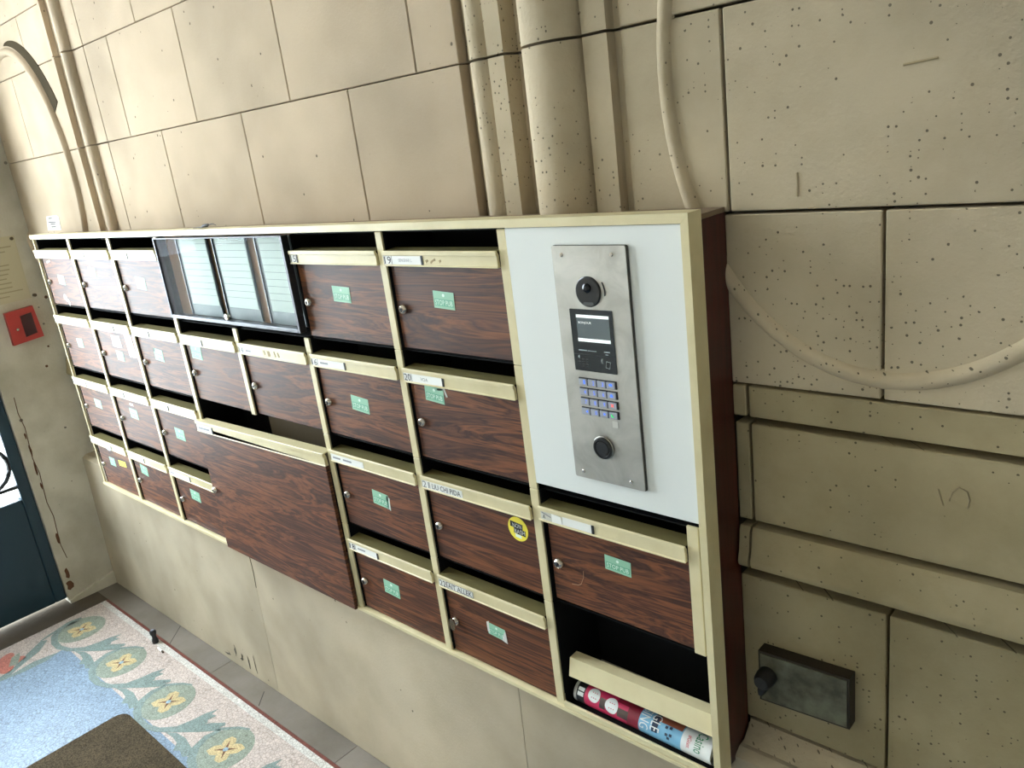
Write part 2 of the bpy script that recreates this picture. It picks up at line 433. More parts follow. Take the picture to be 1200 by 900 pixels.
# pilaster mouldings, one length per course
def prof_right():
    p = [(1.9775, 0.135), (1.9775, 0.112), (1.9905, 0.112)]
    for i in range(9):
        t = math.pi*i/8; p.append((2.0165-0.026*math.cos(t), 0.112-0.024*math.sin(t)))
    p += [(2.044, 0.088), (2.078, 0.088), (2.082, 0.118), (2.113, 0.118)]
    for i in range(15):
        t = math.pi*i/14; p.append((2.1705-0.0575*math.cos(t), 0.110-0.052*math.sin(t)**0.9 if 0 < i < 14 else 0.110))
    p += [(2.232, 0.084), (2.274, 0.084), (2.2765, 0.1), (2.2855, 0.102), (2.2855, 0.135)]
    return p
def prof_left():
    p = [(0.347, 0.135), (0.347, 0.093), (0.350, 0.081), (0.366, 0.081), (0.368, 0.096), (0.420, 0.096)]
    for i in range(9):
        t = math.pi*i/8; p.append((0.447-0.026*math.cos(t), 0.094-0.020*math.sin(t)))
    p += [(0.478, 0.094), (0.5535, 0.093), (0.5535, 0.135)]
    return p
PR, PL = prof_right(), prof_left()
for a, b in zip([-0.002]+ZC[1:-1], ZC[1:]):
    part('pilaster_moulding', pz_(PR, a+G, b-G), STONE, wall, True)
    part('pilaster_moulding', pz_(PL, a+G, b-G), STONE_SM, wall, True)
def oval(cx, cz, rx, rz, w, d, a0=0, a1=2*math.pi, n=96, m=STONE, name='oval_moulding', base=0.0):
    rings = []
    for i in range(n+1):
        t = a0+(a1-a0)*i/n
        ring = []
        for k in range(9):
            s = k/8; off = (s-0.5)*w; h = d*math.sin(math.pi*s)**0.6
            ring.append((cx+(rx+off)*math.cos(t), YW+0.004-h-base, cz+(rz+off)*math.sin(t)))
        rings.append(ring)
    return part(name, loft(rings, False, False), m, wall, True)
oval(2.643, 0.186, 0.287, 0.396, 0.026, 0.011)
oval(-0.055, 0.186, 0.310, 0.392, 0.030, 0.018, m=STONE_SM)
# dark strip painted as recess shade round the left oval's upper right
shade_strip = []
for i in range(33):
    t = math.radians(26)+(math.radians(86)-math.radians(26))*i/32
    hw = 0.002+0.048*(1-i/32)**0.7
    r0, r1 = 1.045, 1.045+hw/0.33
    shade_strip.append([(-0.055+0.310*r*math.cos(t), y, 0.186+0.392*r*math.sin(t)) for r, y in ((r0, YW+0.002), (r0, YW-0.0015), (r1, YW-0.0015), (r1, YW+0.002))])
part('oval_shade_strip', loft(shade_strip), mat('shade_dark_stone', (64, 56, 42), 0.95, spec=0.03), wall, label='soot-dark crescent outside the oval')  # the crescent is recess shade put into the colour, not soot
# plinth below the bank
def plinth_prof(): return [(0.13, FZ), (0.030, FZ), (YP, -0.850), (0.060, -0.840), (0.13, -0.838)]
for a, b in ((XE, 0.905), (0.905, 1.955), (1.955, 3.2), (3.2, 6.0)):
    part('plinth_stone', px_(plinth_prof(), a+0.0008, b-0.0008), PLINTH, wall)
part('ledge', px_([(0.13, -0.812), (0.096, -0.812), (0.066, -0.838), (0.13, -0.838)], 2.437, 6.0), STONE, wall)
# damp marks and scuffs on the plinth (stains with a shape of their own)
def py_at(z): return 0.030 + (YP-0.030)*(z-FZ)/(-0.85-FZ)
for (x, z, w, h) in ((0.66, -1.335, 0.02, 0.06), (0.70, -1.345, 0.03, 0.045), (0.745, -1.35, 0.02, 0.07), (0.79, -1.335, 0.018, 0.085), (0.60, -1.365, 0.05, 0.02)):
    out = [(x+w*random.uniform(-.6, .6)*math.cos(t)*1.0, z+h/2*math.sin(t)*random.uniform(.6, 1)) for t in (2*math.pi*k/9 for k in range(9))]
    part('damp_mark', ([(a, py_at(b)-0.0008, b) for a, b in out], [list(range(9))]), STAIN, wall)
part('crack', tube([(0.905, py_at(z)-0.0003, z) if i % 2 else (0.909, py_at(z)-0.0003, z) for i, z in enumerate((-0.88, -0.93, -0.98, -1.03))], 0.0012, 5), STAIN, wall)

# end wall with the street door
wl = struct('wall_left', join(bx(XE-0.36, XE, -0.1475, 0.128, FZ, 2.2), bx(XE-0.36, XE, YF, -1.41, FZ, 2.2), bx(XE-0.36, XE, -1.41, -0.1475, 1.72, 2.2)), PLASTER, 'grey painted plaster end wall beside the blue street door')
CH = [(-0.118, -0.70, .008, .03), (-0.116, -0.76, .009, .06), (-0.118, -0.83, .011, .07), (-0.118, -0.90, .008, .035), (-0.121, -1.12, .016, .05), (-0.126, -1.27, .022, .05), (-0.13, -1.32, .03, .05)]
for y, z, w, h in CH:
    out = [(y+w/2*math.cos(t)*random.uniform(.5, 1), z+h/2*math.sin(t)*random.uniform(.7, 1)) for t in (2*math.pi*k/10 for k in range(10))]
    part('paint_chip', ([(XE+0.0008, a, b) for a, b in out], [list(range(10))]), CHIP, wl)
part('crack', tube([(XE+0.0002, -0.114-0.004*math.sin(i*2.1), -0.55-0.06*i) for i in range(12)], 0.0014, 5), CHIP, wl)
part('plaster_skirt', px_([(-0.1475, FZ), (0.03, FZ), (0.03, FZ+0.05), (-0.03, FZ+0.04), (-0.1475, FZ+0.012)], XE-0.002, XE+0.012), PLASTER, wl)
for y, z, r in ((0.086, -0.223, .006), (0.045, -0.40, .004), (0.02, -0.47, .005)):
    part('nail_hole', pxx(circ(y, z, r, 8), XE-0.001, XE+0.0012), CHIP, wl)

door = root('door_1', (XE-0.03, -0.778, FZ), 'dark petrol-blue glazed street door with black iron scrollwork', None, kind='structure')
x0, x1 = XE-0.055, XE-0.012
for ya, yb in ((-0.776, -0.150), (-1.406, -0.780)):
    part('stile', bx(x0, x1, yb-0.040, yb, FZ+0.019, 0.95, 0.003), DOORBLUE, door)
    part('stile', bx(x0, x1, ya, ya+0.040, FZ+0.019, 0.95, 0.003), DOORBLUE, door)
    part('lower_panel', bx(x0, x1, ya+0.040, yb-0.040, FZ+0.019, -0.93, 0.003), DOORBLUE, door)
    part('top_rail', bx(x0, x1, ya+0.040, yb-0.040, 0.90, 0.95, 0.003), DOORBLUE, door)
    part('glass_pane', bx(x0+0.012, x0+0.018, ya+0.040, yb-0.040, -0.93, 0.90), GLASS, door)
    w = (yb-ya-0.08); ny = 3; r = w/ny/2-0.004
    for iz in range(2):
        for iy in range(ny):
            cy = yb-0.040-0.004-r-(2*r+0.008)*iy; cz = -0.785+(2*r+0.02)*(iz-0)
            if cz+r > 0.9: continue
            part('iron_ring', tube([(x1-0.010, cy+r*math.cos(t), cz+r*math.sin(t)) for t in (2*math.pi*k/24 for k in range(24))], 0.008, 6, True), IRON, door, True, key=None)
    part('iron_bar', bx(x1-0.018, x1-0.004, ya+0.040, yb-0.040, -0.885, -0.873), IRON, door)
part('transom', bx(XE-0.10, XE-0.005, -1.406, -0.150, 0.955, 1.02, 0.004), DOORBLUE, door)
part('fanlight_glass', bx(x0+0.012, x0+0.018, -1.406, -0.150, 1.02, 1.715), GLASS, door)

struct('wall_front', bx(XE-0.36, 6.0, YF-0.15, YF, FZ, 2.2), PASSAGE, 'pale stone wall on the far side of the entrance passage')
struct('wall_right', bx(6.0, 6.15, YF, 0.3, FZ, 2.2), PASSAGE, 'pale painted end wall of the entrance passage')
struct('ceiling', bx(XE-0.36, 6.15, YF-0.15, 0.30, 2.2, 2.3), CEIL, 'off-white plaster ceiling of the passage')

# floor
fl = struct('floor', bx(XE-0.36, 6.15, YF-0.15, 0.13, FZ-0.10, FZ-0.002), LEDGE, 'passage floor with mosaic carpet and grey stone margins')
for a, b in zip([XE, 0.62, 1.30, 1.98, 2.66, 3.34, 6.0], [0.62, 1.30, 1.98, 2.66, 3.34, 6.0]):
    part('margin_slab', bx(a+0.001, b-0.001, -0.0465, 0.028, FZ-0.004, FZ), LEDGE, fl)
part('threshold_slab', bx(XE-0.33, -0.203, YF, -0.0475, FZ-0.004, FZ), stone_mat('dark_threshold_stone', (96, 88, 78), 0.05, 40, 0.4, 0.95), fl)
part('red_border_line', bx(-0.203, 6.0, -0.0575, -0.0475, FZ-0.004, FZ+0.0002), MO_RED, fl)
part('mosaic_white_edge', bx(-0.202, 6.0, -0.078, -0.0575, FZ-0.004, FZ), MO_WHITE, fl)
part('mosaic_border', join(bx(-0.202, 6.0, -0.276, -0.078, FZ-0.004, FZ), bx(-0.202, 0.01, YF, -0.276, FZ-0.004, FZ)), MO_PINK, fl)
part('mosaic_field', bx(0.01, 6.0, YF, -0.276, FZ-0.004, FZ), MO_FIELD, fl)
z0, z1 = FZ-0.002, FZ+0.0004
def flower(cx, cy, sc, zt, rot, par):
    def T(p): return (cx+sc*(p[0]*math.cos(rot)-p[1]*math.sin(rot)), cy+sc*(p[0]*math.sin(rot)+p[1]*math.cos(rot)))
    for k in range(4):
        a = math.pi/2*k
        L = 0.056 if k % 2 == 0 else 0.050
        pts = [(0.004, -0.006), (0.022, -0.020), (0.040, -0.017), (L, 0.0), (0.040, 0.017), (0.022, 0.020), (0.004, 0.006)]
        pts = [(x*math.cos(a)-y*math.sin(a), x*math.sin(a)+y*math.cos(a)) for x, y in pts]
        part('petal', pz_([T(p) for p in pts], z0, zt), MO_OCHRE, par)
        v = [(0, -0.005), (0.036, 0), (0, 0.005)]
        v = [(x*math.cos(a)-y*math.sin(a), x*math.sin(a)+y*math.cos(a)) for x, y in v]
        part('petal_vein', pz_([T(p) for p in v], z0, zt+0.0002), MO_BROWN, par)
    part('flower_eye', pz_([T(p) for p in circ(0, 0, 0.008, 10)], z0, zt+0.0004), MO_BLUE, par)
def shp(P, dx): return [(x+dx, y) for x, y in P]
LA = [(0.376, -0.272), (0.420, -0.236), (0.436, -0.19), (0.441, -0.158), (0.458, -0.122), (0.462, -0.146), (0.482, -0.140), (0.476, -0.165), (0.488, -0.172), (0.470, -0.205), (0.440, -0.238), (0.400, -0.272)]
LB = [(0.425, -0.250), (0.469, -0.196), (0.500, -0.165), (0.535, -0.140), (0.545, -0.147), (0.532, -0.172), (0.492, -0.213), (0.44, -0.250)]
DR = [(0.415, -0.268), (0.450, -0.248), (0.493, -0.243), (0.548, -0.252), (0.572, -0.272), (0.560, -0.286), (0.529, -0.278), (0.512, -0.290), (0.490, -0.268), (0.455, -0.264)]
ST = [(0.198, -0.165), (0.190, -0.205), (0.206, -0.246), (0.240, -0.276), (0.285, -0.291), (0.335, -0.292), (0.385, -0.276), (0.435, -0.245), (0.498, -0.203), (0.545, -0.165), (0.59, -0.128), (0.625, -0.112)]
for n in range(-1, 5):
    dx = 0.353*n; cx = 0.281+dx
    part('medallion', pz_(circ(cx, -0.197, 0.083, 28), z0, z1), MO_SAGE, fl)
    flower(cx+0.006, -0.197, 1.0, z1+0.0003, math.radians(40), fl)
    part('scroll_stem', band(shp(ST, dx), [.012, .020, .024, .024, .022, .020, .018, .016, .013, .012, .010, .006], z0, z1+0.0003), MO_TEAL, fl)
    part('acanthus_leaf', pz_(shp(LA, dx), z0, z1+0.00015), MO_TEAL, fl)
    part('acanthus_leaf', pz_(shp(LB, dx), z0, z1+0.0002), MO_TEAL, fl)
    part('hanging_leaf', pz_(shp(DR, dx), z0, z1), MO_TEAL, fl)
part('acanthus_leaf', pz_([(0.0, -0.53), (-0.030, -0.44), (-0.085, -0.375), (-0.128, -0.318), (-0.112, -0.300), (-0.060, -0.345), (-0.028, -0.405), (0.012, -0.47)], z0, z1), MO_TEAL, fl)
part('acanthus_leaf', pz_([(0.012, -0.50), (0.0, -0.43), (-0.008, -0.38), (0.012, -0.300), (0.030, -0.345), (0.028, -0.42)], z0, z1), MO_TEAL, fl)
part('scroll_stem', band([(-0.128, -0.318), (-0.145, -0.27), (-0.150, -0.22), (-0.142, -0.18)], [.006, .014, .016, .01], z0, z1), MO_TEAL, fl)
part('corner_blossom', pz_([(-0.09+0.06*(1+0.22*math.cos(5*t))*math.cos(t), -0.455+0.06*(1+0.22*math.cos(5*t))*math.sin(t)) for t in (2*math.pi*k/40 for k in range(40))], z0, z1), MO_ROSE, fl)
part('corner_blossom', pz_([(-0.120, -0.39), (-0.085, -0.40), (-0.045, -0.42), (-0.055, -0.445), (-0.11, -0.42)], z0, z1+0.0002), MO_SAGE, fl)
struct('street', bx(-14, XE-0.361, -9, 7, FZ-0.12, FZ-0.012), PAVE, 'pale street paving outside the door')

# ------------------------------------------------------------------ mailbox bank frame
fr = root('mailbox_bank_frame', (2.43, 0.03, -0.865), 'cream metal frame with dark red side panel around all the mailboxes', 'frame')
XR = 2.4355
part('top_rail', ([(-0.006, -0.004, 0.0025), (XR-0.0115, -0.004, 0.0025), (XR, -0.004, 0.0155), (-0.006, -0.004, 0.0155),
                   (-0.006, 0.0285, 0.0025), (XR-0.0115, 0.0285, 0.0025), (XR, 0.0285, 0.0155), (-0.006, 0.0285, 0.0155)],
                  [(0,1,2,3),(7,6,5,4),(0,4,5,1),(1,5,6,2),(2,6,7,3),(3,7,4,0)]), CREAM, fr)
part('right_rail', ([(XR-0.0115, -0.004, 0.002), (XR, -0.004, 0.015), (XR, 0.0285, 0.015), (XR-0.0115, 0.0285, 0.002),
                     (XR-0.0115, -0.004, -0.869), (XR, -0.004, -0.869), (XR, 0.0285, -0.869), (XR-0.0115, 0.0285, -0.869)],
                    [(0,1,2,3),(7,6,5,4),(0,4,5,1),(1,5,6,2),(2,6,7,3),(3,7,4,0)]), CREAM, fr)
part('top_board', bx(-0.004, XR-0.0015, 0.0287, YW-0.001, 0.0025, 0.0088), mat('dusty_top_board', (128, 108, 84), 0.8), fr, label='dusty brown board on top of the bank')
part('side_panel', bx(XR-0.012, XR-0.0015, 0.0285, YW-0.001, -0.857, 0.002), RED_SIDE, fr, label='glossy dark red wooden side panel')
part('bottom_rail', px_([(-0.004, -0.8735), (-0.004, -0.8665), (0.002, -0.8650), (0.11, -0.8650), (0.11, -0.8735)], -0.004, XR-0.012), CREAM, fr)
for k in range(0, 8):
    for j in range(4):
        if (k == 4 and j != 1) or (k == 5 and j == 0): continue
        w = 0.008 if k == 0 else 0.018
        zt, zb = -j*H-(0.0006 if j else 0.0), -(j+1)*H+0.0006 if j < 3 else -0.8645
        if k == 3 and j == 3: continue
        if k == 3 and j == 2: zb = -0.52
        if k == 4: zt = -H-0.0
        part('post', bx(k*W, k*W+w, 0.0, 0.0045, zb, zt, 0.0008), CREAM, fr, key=('post', w, round(zt-zb, 3)) if False else None)
part('post', bx(2.4005, 2.4195, 0.0, 0.0045, -0.642, -0.4275, 0.0008), CREAM, fr)
panel = part('intercom_backing_panel', bx(2.1185, 2.4235, -0.001, 0.030, -0.4195, 0.0015, 0.0006), WHITE_PANEL, fr, label='smooth white panel behind the intercom')

# ------------------------------------------------------------------ mailboxes
FLAP = [(0.0005, -0.0590), (-0.0065, -0.0590), (-0.0065, -0.0575), (-0.0050, -0.0565), (-0.0050, -0.0405), (-0.0070, -0.0395), (-0.0070, -0.0335), (-0.0060, -0.0325), (-0.0040, -0.0322), (-0.0020, -0.0355), (0.0005, -0.0400)]
FTOP = [(-0.0040, -0.0345), (-0.0040, -0.0328), (0.0260, -0.0312), (0.0260, -0.0330)]
DUSTY_SHADE = mat('dusty_shaded_cream', (104, 96, 60), 0.8, spec=0.1)  # dust on the flap tops, with their shade put into the colour
def body_geo(wd, ht, d0=0.0052, d1=0.118, t=0.0015):
    x0, x1, za, zb = 0.0185, wd-0.0005, -ht+0.001, -0.001
    return join(bx(x0, x1, d1-t, d1, za, zb), bx(x0, x0+t, d0, d1, za, zb), bx(x1-t, x1, d0, d1, za, zb), bx(x0, x1, d0+0.006, d1, za, za+t), bx(x0, x1, d0+0.006, d1, zb-t, zb))
def off(vf, a): return [(x+a[0], y+a[1], z+a[2]) for x, y, z in vf[0]], vf[1]
def lock_geo(x, z, y, r=0.0080):
    return join(lathe_y([(r+0.0015, y), (r+0.0015, y-0.002), (r, y-0.0065), (r*0.72, y-0.0085), (r*0.70, y-0.0080)], x, z, 16))
DF = 0.0065         # door face depth
def sticker(dr, x, z, w, h, tilt=0.0, torn=False, dn=DF):
    """green no-advertising sticker; x, z absolute"""
    c, s = math.cos(tilt), math.sin(tilt)
    def R(p): return (x+p[0]*c-p[1]*s, z+p[0]*s+p[1]*c)
    out = [R(p) for p in rect(-w/2, w/2, -h/2, h/2)]
    part('sticker', py_(out, dn-0.0006, dn+0.0002), MINT, dr)
    part('sticker_band', py_([R(p) for p in rect(-w*0.46, w*0.46, -h*0.36, h*0.06)], dn-0.0008, dn-0.0004), MINT_D, dr)
    V, F = text_geo('STOP PUB')
    part('sticker_lettering', ([(*R((-w*0.42+w*0.84*u, -h*0.30+h*0.30*v)), 0) for u, v in V] and [(R((-w*0.42+w*0.84*u, -h*0.30+h*0.30*v))[0], dn-0.0010, R((-w*0.42+w*0.84*u, -h*0.30+h*0.30*v))[1]) for u, v in V], F), MINT_W, dr)
    part('sticker_mark', py_([R(p) for p in circ(0.0, h*0.28, h*0.10, 8)], dn-0.0008, dn-0.0004), MINT_W, dr)
    if torn:
        part('torn_edge', py_([R(p) for p in ((-w*0.55, h*0.5), (-w*0.42, h*0.62), (-w*0.40, -h*0.45), (-w*0.52, -h*0.30))], dn-0.0009, dn), PAPER, dr)
        part('torn_edge', py_([R(p) for p in ((w*0.30, -h*0.5), (w*0.60, -h*0.62), (w*0.52, h*0.40), (w*0.44, h*0.2))], dn-0.0009, dn), PAPER, dr)
def patch(dr, x, z, w, h, m, tilt=0.0, name='sticker', jag=0.0, dn=DF):
    c, s = math.cos(tilt), math.sin(tilt); out = []
    for p in ((-.5, -.5), (0, -.5), (.5, -.5), (.5, 0), (.5, .5), (0, .5), (-.5, .5), (-.5, 0)):
        a, b = p[0]*w*(1+random.uniform(-jag, jag)), p[1]*h*(1+random.uniform(-jag, jag))
        out.append((x+a*c-b*s, z+a*s+b*c))
    return part(name, py_(out, dn-0.0006, dn+0.0002), m, dr)

GR = 'wood-grain mailboxes in the bank'
def mailbox(c, r, label, number=None, name=None, card=0.10, clip=True, wide=1, ink=INK, bars=0, nbox=None, nink=None, left=0.0):
    ax, az = c*W, -r*H
    A_ = (ax, 0.0, az)
    t = root('mailbox', A_, label, 'mailbox', GR)
    wd = W*wide; x1 = wd-0.0012; ht = H if r < 3 else -0.8645+3*H
    ht = abs(ht)
    last = r == 3
    key = (c == 0, last)
    part('body', off(body_geo(wd, ht), A_), BLACK, t, key=('body',)+key)
    xl = 0.0225
    dr = part('door', off(bx(xl, x1-0.001, DF, DF+0.009, -ht+(0.0045 if not last else 0.001), -0.0565, 0.0008), A_), WOOD, t, key=('door',)+key)
    fp = part('flap', off(px_(FLAP, 0.0190-left, x1), A_), CREAM, t, key=('flap', left))
    part('flap_ledge', off(px_(FTOP, 0.0200, x1-0.001), A_), DUSTY_SHADE, fp, key=('ftop',))
    lk = part('lock', off(lock_geo(0.0405, -0.139, DF), A_), CHROME, dr, True, key=('lock',))
    part('keyhole', off(join(cyl_y(0.0405, -0.139, 0.0030, DF-0.0088, DF-0.0079, 10), bx(0.0395, 0.0415, DF-0.0089, DF-0.0080, -0.1440, -0.139)), A_), KEYHOLE, dr, key=('kh',))
    y = -0.0050
    if card:
        part('name_card', off(py_(rect(0.0205-left, 0.0205+card, -0.0560, -0.0410), y-0.0005, y+0.0005), A_), CARD, fp)
        xs = 0.0225
        if number:
            part('number_plate', off(join(bx(xs-0.0012, xs-0.0006, y-0.0008, y, -0.056, -0.041), bx(xs+0.0206, xs+0.0212, y-0.0008, y, -0.056, -0.041)), A_), INK if ink is INK else GREYINK, fp)
            part('number_lettering', off(text_y(number, xs+0.001, xs+0.019, -0.0552, -0.0418, y-0.0009), A_), ink, fp)
            xs += 0.024
        if name:
            xa, xb, hh = nbox
            part('name_lettering', off(text_y(name, xa, xb, -0.0485-hh/2, -0.0485+hh/2, y-0.0009), A_), nink or ink, fp)
        for i in range(bars):
            w = random.uniform(0.018, 0.034); xx = xs+0.006+i*0.036
            part('faded_lettering', off(py_(rect(xx, min(xx+w, card+0.012), -0.0505, -0.0465), y-0.0008, y-0.0004), A_), GREYINK, fp)
        if clip:
            part('card_clip', off(bx(0.0205+card+0.0003, 0.0205+card+0.0050, y-0.0010, y+0.0004, -0.0562, -0.0405), A_), KEYHOLE, fp)
    return t, dr, fp
R_ = math.radians
# column by column, from the street end
t, d, f = mailbox(0, 0, 'top-row mailbox in the leftmost column, torn white sticker scrap low on its door', card=0.10, clip=False, bars=2, left=0.021)
sticker(d, 0.144, -0.130, .052, .030, R_(-4)); patch(d, 0.135, -0.190, .026, .020, PAPER, R_(-35), 'torn_sticker', .35); patch(d, 0.155, -0.203, .012, .018, PAPER, R_(20), 'torn_sticker', .4); patch(d, 0.07, -0.072, .03, .006, PAPER, .1, 'torn_sticker', .5)
t, d, f = mailbox(0, 1, 'second-row mailbox in the leftmost column, beside the red wall box', card=0.13, clip=False, bars=2, left=0.012)
sticker(d, 0.147, -0.3394, .050, .030, R_(3))
t, d, f = mailbox(0, 2, 'third-row mailbox in the leftmost column, plain green sticker on its door', card=0.10, bars=1, left=0.012)
sticker(d, 0.149, -0.550, .054, .030, R_(-2))
t, d, f = mailbox(0, 3, 'bottom mailbox of the leftmost column with green and yellow stickers side by side', card=0.02, clip=False, left=0.012)
sticker(d, 0.125, -0.7656, .045, .030); patch(d, 0.212, -0.757, .060, .020, YELLOW, R_(3)); part('round_sticker', cyl_y(0.165, -0.700, .023, -0.0078, -0.0071, 18, .012), PALEBLUE, f)
t, d, f = mailbox(1, 0, 'top-row mailbox in the second column from the left, worn lock surround', card=0.10, bars=0)
sticker(d, 0.4196, -0.100, .052, .030, R_(-4))
t, d, f = mailbox(1, 1, 'second-row mailbox with a paper square and a long white strip above its green sticker', card=0.17, bars=2)
sticker(d, 0.457, -0.3546, .050, .030, R_(-3))
p = patch(d, 0.4554, -0.309, .062, .036, PAPER, R_(-2), 'paper_note', .10)
for i in range(3): part('note_line', py_(rect(0.4404, 0.4704, -0.3205+i*0.008, -0.3190+i*0.008), DF-0.0010, DF-0.0005), GREYINK, d)
patch(d, 0.552, -0.316, .048, .070, mat('grey_strip', (196, 196, 204), .5), R_(3), 'paper_strip')
t, d, f = mailbox(1, 2, 'third-row mailbox with a small white scrap above its green sticker', card=0.105, bars=0)
sticker(d, 0.437, -0.5445, .056, .032, R_(-2)); patch(d, 0.4357, -0.514, .026, .008, PAPER, 0, 'paper_scrap', .2)
t, d, f = mailbox(1, 3, 'bottom-row mailbox second from the left, green sticker tight under its flap', card=0.12, bars=1)
sticker(d, 0.391, -0.7446, .050, .032, R_(-6))
t, d, f = mailbox(2, 0, 'top-row mailbox just left of the glass directory case', card=0.105, bars=2, ink=INK)
sticker(d, 0.742, -0.124, .058, .034, R_(-4))
t, d, f = mailbox(2, 1, 'second-row mailbox third from the left, sticker corner torn dark', card=0.11, bars=1)
sticker(d, 0.736, -0.3264, .054, .034, R_(-4)); patch(d, 0.713, -0.313, .008, .010, mat('dark_tear', (52, 36, 28), .7), 0, 'sticker_tear', .3)
t, d, f = mailbox(2, 2, 'third-row mailbox left of the wide parcel box flap', card=0.11, bars=0)
sticker(d, 0.7387, -0.563, .056, .034, R_(-2))
t, d, f = mailbox(2, 3, 'bottom-row mailbox touching the left edge of the wide parcel door', card=0.13, bars=1)
sticker(d, 0.733, -0.7584, .056, .032, R_(-3))
t, d, f = mailbox(3, 1, 'mailbox under the left half of the glass directory case', card=0.115, bars=1, ink=GREYINK)
sticker(d, 0.971, -0.298, .055, .036, R_(-2))
t, d, f = mailbox(4, 1, 'mailbox under the right half of the glass directory case, no green sticker', number='14', card=0.105, bars=1, clip=False, ink=PENCIL)
for x, w in ((1.335, .004), (1.352, .010), (1.378, .004), (1.392, .006)): patch(f, x, -H-0.047, w, .012, mat('glue_residue', (168, 150, 110), .8), R_(15), 'glue_residue', .3, -0.0050)
t, d, f = mailbox(5, 0, 'mailbox numbered 15, top row just right of the glass case', number='15', card=0.022, clip=True)
sticker(d, 1.6567, -0.1195, .056, .031, R_(-2))
t, d, f = mailbox(5, 1, 'mailbox numbered 16, second row below number 15', number='16', card=0.115, bars=1)
sticker(d, 1.649, -0.3477, .056, .032, R_(-4))
t, d, f = mailbox(5, 2, 'third-row mailbox just right of the wide parcel box', card=0.115, bars=2, clip=False, ink=GREYINK)
sticker(d, 1.658, -0.558, .052, .032, R_(-4)); patch(d, 1.683, -0.562, .010, .028, MINT_W, R_(-4), 'sticker_worn_end', .15)
t, d, f = mailbox(5, 3, 'mailbox numbered 18, bottom row right of the wide parcel door', number='18', card=0.10, bars=1)
sticker(d, 1.636, -0.7806, .052, .033, R_(-3))
t, d, f = mailbox(6, 0, 'mailbox numbered 19, top row beside the white intercom panel', number='19', name='SENGRAR L.', card=0.100, ink=INK, nbox=(.062, .098, .0055), nink=GREYINK)
sticker(d, 1.950, -0.1186, .051, .030, R_(-3))
for x, w in ((1.935, .006), (1.95, .012), (1.968, .004)): patch(f, x, -0.049, w, .004, mat('glue_residue', (168, 150, 110), .8), R_(25), 'glue_residue', .3, -0.0050)
t, d, f = mailbox(6, 1, 'mailbox numbered 20, sticker peeling high on its door', number='20', name='VOA', card=0.105, ink=INK, nbox=(.068, .088, .0065), nink=PENCIL)
sticker(d, 1.886, -0.296, .050, .030, R_(-4)); patch(d, 1.905, -0.284, .022, .004, PAPER, R_(12), 'peeled_strip', .2); patch(d, 1.917, -0.290, .004, .014, PAPER, R_(18), 'peeled_strip', .2)
t, d, f = mailbox(6, 2, 'mailbox numbered 21 with a round yellow sticker', number='21', name='LIU CHI PIDA', card=0.112, clip=False, ink=PENCIL, nbox=(.0500, .128, .0105), nink=INK)
part('round_sticker', cyl_y(2.0535, -0.5257, .0235, DF-0.0006, DF+0.0002, 32), YELLOW, d)
def rr(a, b, c_, d_, tl=R_(-6), cx=2.0535, cz=-0.5257): return [(cx+x*math.cos(tl)-z*math.sin(tl), cz+x*math.sin(tl)+z*math.cos(tl)) for x, z in rect(a, b, c_, d_)]
part('sticker_banner', py_(rr(-.0180, .0110, .0008, .0120), DF-0.0009, DF), INK, d)
part('sticker_banner', py_(rr(-.0095, .0175, -.0100, .0010), DF-0.0010, DF), INK, d)
part('sticker_wash', py_(rr(-.0060, .0080, -.0170, -.0108), DF-0.0009, DF), MINT_W, d)
part('sticker_lettering', off(text_y('NON', 2.0535-.0115, 2.0535+.0090, -0.5257+.0020, -0.5257+.0105, DF-0.0012), (0, 0, 0)), PAPER, d)
part('sticker_lettering', off(text_y('BASH', 2.0535-.0080, 2.0535+.0160, -0.5257-.0090, -0.5257-.0005, DF-0.0013), (0, 0, 0)), PAPER, d)
t, d, f = mailbox(6, 3, 'mailbox numbered 22, bottom row, oval cover swung over its lock', number='22', name='AIT ALLEK', card=0.098, clip=False, ink=INK, nbox=(.048, .115, .0105))
part('card_border', off(join(*[bx(a, b, -0.0058, -0.0050, c_, e_) for a, b, c_, e_ in ((.0445, .1180, -.0558, -.0551), (.0445, .1180, -.0419, -.0412), (.0445, .0452, -.0558, -.0412), (.1173, .1180, -.0558, -.0412))]), (6*W, 0, -3*H)), INK, f)
sticker(d, 1.957, -0.7722, .046, .026, R_(-3), True)
part('lock_cover', cyl_y(1.8385, -0.7925, .0085, DF-0.0115, DF-0.0090, 18, .0140), CHROME, d, True)
# the mailbox under the intercom: a little narrower, beside a spare post
A_ = (7*W, 0.0, -2*H)
t = root('mailbox', A_, 'mailbox directly below the white intercom panel, taped label on its flap', 'mailbox', GR)
part('body', off(body_geo(W+0.018, H), A_), BLACK, t)
d = part('door', bx(2.1255, 2.3985, DF, DF+0.009, -3*H+0.0095, -2*H-0.0505, 0.0008), WOOD, t)
f = part('flap', off(px_(FLAP, 0.0195, 0.2990), (7*W, 0, -2*H+0.006)), CREAM, t)
part('flap_ledge', off(px_(FTOP, 0.0205, 0.2980), (7*W, 0, -2*H+0.006)), DUSTY_SHADE, f)
part('lock', lock_geo(2.1425, -0.5665, DF, .0085), CHROME, d, True); part('keyhole', cyl_y(2.1425, -0.5665, .003, DF-0.0093, DF-0.0084, 10), KEYHOLE, d)
sticker(d, 2.266, -0.536, .050, .026, R_(-2))
part('scratch', tube([(2.185, DF-0.0002, -0.595), (2.192, DF-0.0002, -0.580), (2.193, DF-0.0002, -0.568)], 0.0006, 5), mat('pale_scratch', (168, 128, 92), .6), d)
